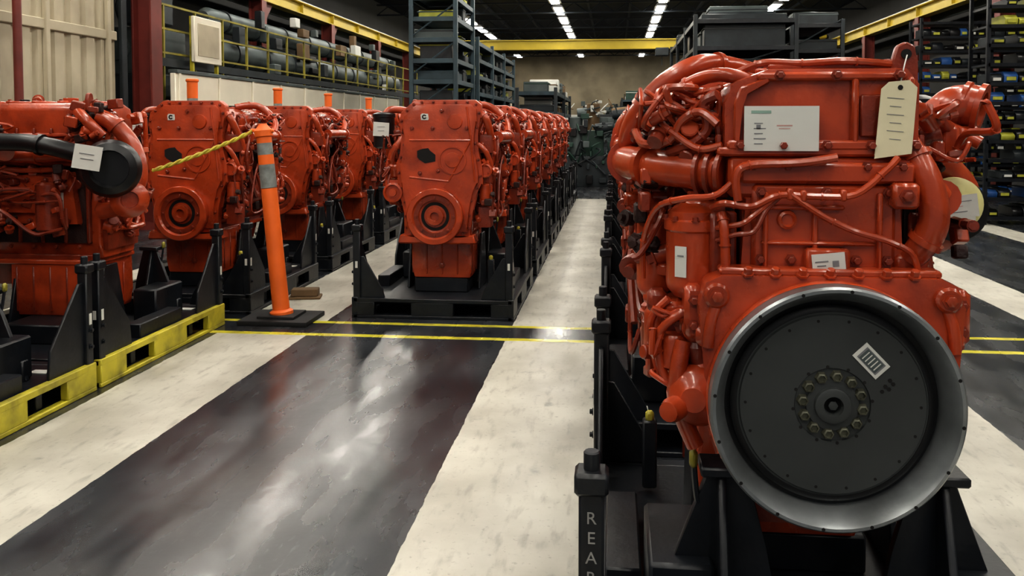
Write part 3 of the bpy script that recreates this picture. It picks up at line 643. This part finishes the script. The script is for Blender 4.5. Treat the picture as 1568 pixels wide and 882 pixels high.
place("ceiling", cb.mesh("ceiling_mesh"))

lm = MB()
lm.prism([(-.22, 0), (.22, 0), (.14, .10), (-.14, .10)], 'y', -1.0, 1.0, STEEL, .004)
lm.box((0, 0, -.012), (.28, 1.94, .02), LAMPM)
for y in (-.5, .5): lm.tube([(0, y, .1), (0, y, .42)], .006, STEEL, 5)
lamp_mesh = lm.mesh("lamp_mesh")
for x in (-5.9, -2.05, 1.65, 5.7):
    for i in range(20):
        y = -3.5+i*2.95
        if 44.5 < y < 50.5: continue
        place("strip_light", lamp_mesh, (x, y, 5.66))

def ibeam(name, x, y0, y1, z, sx):
    b = MB()
    b.box((x, (y0+y1)/2, z+.28), (.26, y1-y0, .03), CRANEY, .004); b.box((x, (y0+y1)/2, z-.0), (.26, y1-y0, .03), CRANEY, .004)
    b.box((x, (y0+y1)/2, z+.14), (.03, y1-y0, .27), CRANEY)
    b.box((x, (y0+y1)/2, z+.32), (.07, y1-y0, .05), STEEL)
    k = y0+.5
    while k < y1: b.box((x, k, z+.14), (.2, .02, .25), CRANEY); k += 2.35
    b.box((x+sx*.4, (y0+y1)/2, z+.1), (.05, y1-y0, .4), GREYP)
    return place(name, b.mesh(name+"_mesh"))
ibeam("crane_runway_beam", -7.9, 4, 55.5, 4.22, -1); ibeam("crane_runway_beam", 7.9, 4, 55.5, 4.22, 1)
b = MB()
b.box((0, 33, 4.50), (15.0, .30, .30), CRANEY, .01); b.box((0, 33, 4.33), (15.0, .42, .04), CRANEY); b.box((0, 33, 4.67), (15.0, .42, .04), CRANEY)
for sx in (-1, 1): b.box((sx*7.55, 33, 4.68), (.3, 1.6, .18), CRANEY, .02); b.box((sx*7.72, 33, 4.70), (.4, .2, .12), DKGREY, .02)
b.box((1.8, 33, 4.2), (.5, .5, .3), DKGREY, .02); b.tube([(1.8, 33, 4.1), (1.8, 33, 3.7)], .015, DKGREY, 6)
place("bridge_crane", b.mesh("bridge_crane_mesh"))
cm = MB()
for s_ in (-1, 1): cm.box((s_*.14, 0, 2.11), (.03, .26, 4.18), COLRED, .004)
cm.box((0, 0, 2.11), (.26, .03, 4.18), COLRED); cm.box((0, 0, .02), (.4, .4, .04), COLRED, .004)
cm.prism([(0, 4.2), (.8, 4.2), (.1, 3.5), (0, 3.5)], 'x', -.015, .015, COLRED)
col_mesh = cm.mesh("column_mesh")
for y in (9, 13.7, 18.4, 23.1, 27.8, 32.2, 37.2, 42, 47):
    place("steel_column", col_mesh, (-7.9, y, 0)); place("steel_column", col_mesh, (7.9, y, 0))
cm = MB()
for s_ in (-1, 1): cm.box((s_*.13, 0, 2.9), (.03, .28, 5.6), COLRED, .004)
cm.box((0, 0, 2.9), (.24, .03, 5.6), COLRED); cm.box((0, 0, .05), (.4, .3, .1), COLRED)
place("steel_column", cm.mesh("column_tall_mesh"), (-6.40, 11.2, 0))
cm = MB(); cm.cyl((0, 0, 0), (0, 0, 1), .045, 5.6, COLRED, 14); cm.cyl((0, 0, 0), (0, 0, 1), .1, .03, COLRED, 14)
for z in (1.6, 3.2, 4.8): cm.cyl((0, 0, z), (0, 0, 1), .06, .08, COLRED, 14)
place("fire_pipe", cm.mesh("fire_pipe_mesh"), (-6.32, 8.52, 0))

cp = MB(); pts = []; y = 7.9; k = 0
while y < 10.4:
    pts += [(0, y), (0, y+.16), (-.05, y+.19), (-.05, y+.26), (0, y+.29)]; y += .30
pts += [(-.09, y), (-.09, 7.9)]
cp.prism(pts, 'z', 0, 5.5, CREAMW); cp.box((.01, 9.25, 2.6), (.05, 2.7, .12), CREAMW, .01); cp.box((.01, 9.25, 4.0), (.05, 2.7, .12), CREAMW, .01)
for y in (8.0, 9.2, 10.4): cp.box((.03, y, 2.75), (.06, .07, 5.5), CREAMW, .008)
cp.box((.02, 10.75, 2.75), (.06, .12, 5.5), DKGREY, .01)
place("sliding_door_panel", cp.mesh("corrugated_panel_mesh"), (-6.5, 0, 0))

pw = MB(); pw.box((0, 17.8, 1.09), (.08, 12.6, 2.18), WHITEW, .01)
for i in range(11): pw.box((.05, 11.6+i*1.24, 1.09), (.03, .06, 2.18), WHITEW, .004)
pw.box((0, 17.8, 2.2), (.14, 12.6, .05), GREYP, .005)
place("partition_wall", pw.mesh("partition_mesh"), (-6.2, 0, 0))
rl = MB()
for i in range(18):
    y = 11.9+i*.95
    rl.box((0, y, 1.6), (.035, .035, 3.2), YELD)
for z in (3.2, 2.85, 2.5): rl.box((0, 20.0, z), (.03, 16.3, .03), YELD)
rl.box((-.02, 20.0, 2.36), (.08, 16.4, .12), DKGREY)
place("guard_railing", rl.mesh("railing_mesh"), (-6.55, 0, 0))
dt = MB(); q_ = random.Random(5)
for (x, z, r) in ((-7.2, 2.75, .27), (-7.3, 3.35, .2)):
    dt.lathe([(r*.6, 0), (r, .15), (r, 12.7), (r*.6, 12.85)], (x, 14.6, z), (0, 1, 0), GREYP, 24)
    for i in range(9): dt.ring([(r, 0), (r+.025, 0), (r+.025, .06), (r, .06)], (x, 15.3+i*1.4, z), (0, 1, 0), DKGREY, 24)
for i in range(6):
    dt.box((-7.2, 15.2+i*2.2, 1.22), (.12, .12, 2.44), DKGREY); dt.box((-7.2, 15.2+i*2.2, 2.45), (.6, .1, .06), DKGREY); dt.box((-7.45, 15.2+i*2.2, 2.9), (.06, .1, .9), DKGREY)
for i in range(26):
    y = 14.8+q_.uniform(0, 12); z = q_.uniform(2.5, 3.7)
    dt.box((-6.9+q_.uniform(-.06, .06), y, z), (.14, q_.uniform(.1, .5), q_.uniform(.1, .35)), q_.choice([DKGREY, GREYP, STANDM, BROWN, WHITE]), .01)
place("ventilation_duct", dt.mesh("duct_mesh"))
hp = MB()
hp.box((0, 0, 1.1), (.9, 1.2, 2.2), DKGREY, .03); hp.box((0, -.1, 2.55), (.8, .9, .7), GREYP, .05, 2)
hp.cyl((-.2, -.6, 2.6), (0, 1, 0), .2, 1.0, GREYP, 20); hp.box((.2, -.5, 3.2), (.4, .5, .6), DKGREY, .03)
hp.box((-.1, .1, 3.6), (.5, .7, 1.2), DKGREY, .03)
for i in range(4): hp.tube([(-.3+.2*i, -.55, 2.9), (-.3+.2*i, -.7, 3.2), (-.2+.2*i, -.5, 3.6)], .03, DKGREY, 8)
place("hydraulic_press", hp.mesh("press_mesh"), (-7.15, 12.6, 0))
ct = MB(); ct.box((0, 0, 2.75), (.06, .9, .7), WHITEW, .01)
ct.box((.035, 0, 2.75), (.01, .7, .5), CREAMW, .004)
for y in (-.4, .4): ct.box((-.04, y, 1.55), (.05, .05, 3.1), YEL)
place("notice_board", ct.mesh("notice_board_mesh"), (-6.38, 12.9, 0))

# ------------------------------------------------------------------ racks
def rack(w, L, h, levels, um, bm_, fills, seed, fill=.8, cell=1.2):
    r = MB(); q = random.Random(seed)
    ny = max(1, int(L/2.4))
    for j in range(ny+1):
        y = L*j/ny
        for sx in (-1, 1): r.box((sx*w/2, y, h/2), (.09, .09, h), um, .006)
        for k in range(int(h/.8)):
            r.tube([(-w/2, y, k*.8+.1), (w/2, y, min(h, k*.8+.8))], .018, um, 5)
    for lv in range(levels):
        z = .15+(h-.3)*lv/(levels-1) if levels > 1 else .2
        for sx in (-1, 1): r.box((sx*w/2, L/2, z), (.05, L, .10), bm_, .004)
        r.box((0, L/2, z+.04), (w-.04, L, .02), um)
        for y0 in [0, L]: r.box((0, y0, z), (w, .05, .1), bm_, .004)
        if lv == levels-1 and fill < .9: continue
        gap = (h-.3)/(levels-1)
        y = .15
        while y < L-.3:
            d = q.uniform(.35, cell*.8)
            if q.random() < fill:
                hh = q.uniform(.35, .85)*gap; ww = w*q.uniform(.6, .92)
                f = q.choice(fills); t = q.random()
                if t < .6:
                    r.box((q.uniform(-.04, .04), y+d/2, z+.05+hh/2), (ww, d*.9, hh), f, .015); r.box((0, y+d/2, z+.05+hh*.8), (ww*1.02, d*.92, .03), q.choice(fills), .004)
                elif t < .8:
                    r.cyl((0, y+d/2, z+.05), (0, 0, 1), min(d, ww)*.42, hh, f, 16, .01)
                else:
                    r.box((0, y+d/2, z+.05+hh*.25), (ww, d*.8, hh*.5), f, .015); r.cyl((-ww/2*.8, y+d/2, z+.05+hh*.6), (1, 0, 0), hh*.22, ww*.8, q.choice(fills), 14)
            y += d+q.uniform(.03, .12)
    return r
LF = [DKGREY, RACKM, DKGREY, GREYP, DKGREY, STANDM, BINY]
place("pallet_rack", rack(.95, 2.2, 4.7, 11, RACKM, RACKM, LF, 3, .95, .7).mesh("rack_l"), (-3.8, 17.8, 0))
place("pallet_rack", rack(.95, 7.4, 3.55, 9, RACKM, RACKM, LF, 21, .85, .9).mesh("rack_l2"), (-3.75, 20.4, 0))
place("pallet_rack", rack(2.2, 8, 3.9, 7, DKGREY, STANDM, [DKGREY, DKGREY, BLACK, GREYP, RACKM], 5, .95).mesh("rack_r"), (2.9, 19.5, 0))
place("pallet_rack", rack(1.2, 9, 4.0, 7, DKGREY, STANDM, [DKGREY, BLACK, RACKM, DKGREY, GREYP], 6, .95).mesh("rack_r2"), (4.9, 21.5, 0))
place("pallet_rack", rack(1.0, 7, 2.4, 5, DKGREY, RACKM, [DKGREY, GREEN, GREYP, BROWN, WHITE], 9, .95, .8).mesh("rack_far"), (-2.0, 22, 0))
place("pallet_rack", rack(1.0, 9, 2.6, 5, DKGREY, RACKM, [DKGREY, WHITE, GREYP, BROWN, WHITEW], 12, .95, .8).mesh("rack_far2"), (-3.2, 37, 0))
place("pallet_rack", rack(1.0, 9, 2.8, 5, DKGREY, RACKM, [DKGREY, WHITE, GREYP, BROWN, GREEN], 13, .95, .8).mesh("rack_far3"), (.9, 44, 0))

def binshelf(w, dep, h, rows, seed):
    r = MB(); q = random.Random(seed); n = int(w/.95)
    for i in range(n+1):
        x = w*i/n
        for y in (0, dep): r.box((x, y, h/2), (.05, .05, h), STANDM)
    for k in range(rows):
        z = .1+(h-.2)*k/(rows-1)
        r.box((w/2, dep/2, z), (w, dep, .03), STANDM)
        r.box((w/2, -.015, z), (w, .02, .05), STANDM)
        if k == rows-1: break
        x = .05
        while x < w-.2:
            bw = q.uniform(.14, .22); g = (h-.2)/(rows-1); bh = g*q.uniform(.35, .6)
            if q.random() < .82:
                f = q.choice([BLACK, DKGREY, BLACK, STANDM, STANDM, BLUE, BLACK, BINY])
                r.prism([(0.02, z+.02), (dep*.8, z+.02), (dep*.8, z+.02+bh), (.07, z+.02+bh), (.0, z+.02+bh*.6)], 'x', x, x+bw*.9, f, .004)
                if q.random() < .75: r.box((x+bw*.45, .0, z+.03+bh*.3), (bw*.6, .012, bh*.32), BINY if q.random() < .85 else WHITE)
            x += bw
    return r
place("parts_shelf", binshelf(3.5, .6, 3.5, 13, 4).mesh("binshelf"), (5.32, 12.9, 0))
place("parts_shelf", binshelf(2.6, .6, 3.5, 13, 8).mesh("binshelf2"), (5.9, 17.3, 0))

def machine(seed, w, d, h, mats_):
    r = MB(); q = random.Random(seed)
    r.box((0, 0, h*.2), (w, d, h*.4), mats_[0], .03, 2)
    r.box((q.uniform(-.1, .1), 0, h*.55), (w*.7, d*.7, h*.35), mats_[1], .04, 2)
    r.cyl((-w*.3, -d*.3, h*.4), (0, 0, 1), w*.14, h*.5, mats_[2], 18, .02)
    r.cyl((w*.1, -d*.4, h*.75), (1, 0, .1), w*.1, w*.4, mats_[0], 16, .02)
    for _ in range(26):
        r.box((q.uniform(-.47, .47)*w, -d*.5+q.uniform(-.05, .1), q.uniform(.06, .95)*h), (q.uniform(.04, .2), .12, q.uniform(.04, .2)), q.choice(mats_), .01)
    for _ in range(16):
        x = q.uniform(-.4, .4)*w; z = q.uniform(.2, .9)*h
        r.tube([(x, -d*.5, z), (x+q.uniform(-.2, .2), -d*.62, z+q.uniform(-.1, .2)), (x+q.uniform(-.3, .3), -d*.5, z+q.uniform(-.3, .3))], .02, q.choice(mats_), 7)
    return r
place("assembly_machine", machine(1, 1.1, .9, 1.8, [DKGREY, GREEN, GREYP, BLACK]).mesh("mach1"), (-.55, 20.2, 0))
place("assembly_machine", machine(2, 1.0, .9, 1.95, [GREEN, DKGREY, DKGREY, GREYP]).mesh("mach2"), (.65, 19.9, 0))
place("assembly_machine", machine(3, 1.4, .9, 2.3, [DKGREY, GREYP, BROWN, WHITE]).mesh("mach3"), (-.2, 26.0, 0))
place("assembly_machine", machine(4, 1.6, .9, 2.6, [GREYP, DKGREY, WHITE, BROWN]).mesh("mach4"), (1.8, 30.0, 0))
place("assembly_machine", machine(5, 1.8, .9, 2.5, [GREYP, WHITE, DKGREY, BROWN]).mesh("mach5"), (-1.6, 33.5, 0))
place("assembly_machine", machine(6, 2.0, 1, 2.6, [BROWN, DKGREY, GREYP, WHITE]).mesh("mach6"), (-.3, 38.0, 0))
place("assembly_machine", machine(7, 2.0, 1, 2.8, [DKGREY, WHITE, GREYP, BROWN]).mesh("mach7"), (3.4, 36.0, 0))
place("assembly_machine", machine(9, 2.2, 1, 3.0, [WHITE, DKGREY, WHITEW, BROWN]).mesh("mach9"), (-5.2, 47.0, 0))
place("assembly_machine", machine(10, 2.6, 1, 3.0, [GREYP, WHITE, DKGREY, YEL]).mesh("mach10"), (-.8, 54.2, 0))
place("storage_cabinet", machine(8, 1.6, 1, 2.0, [WHITEW, GREYP, DKGREY, YEL]).mesh("cab1"), (6.6, 20.5, 0))

# ------------------------------------------------------------------ world + camera
w = bpy.data.worlds.new("world"); scene.world = w; w.use_nodes = True
bg = w.node_tree.nodes["Background"]; bg.inputs[0].default_value = (.85, .92, 1, 1); bg.inputs[1].default_value = .22
cam = bpy.data.cameras.new("camera"); co = bpy.data.objects.new("camera", cam); scene.collection.objects.link(co)
cam.lens = 30; cam.sensor_width = 36; cam.clip_end = 200; cam.clip_start = .05
co.location = (0, 0, 1.45); co.rotation_euler = (math.radians(90-2.5), 0, math.radians(6))
cam.shift_x = -.012; cam.shift_y = -.1235
scene.camera = co
scene.view_settings.view_transform = 'Standard'
try: scene.view_settings.look = 'Medium High Contrast'
except Exception as ex: print(ex)
scene.view_settings.exposure = 0
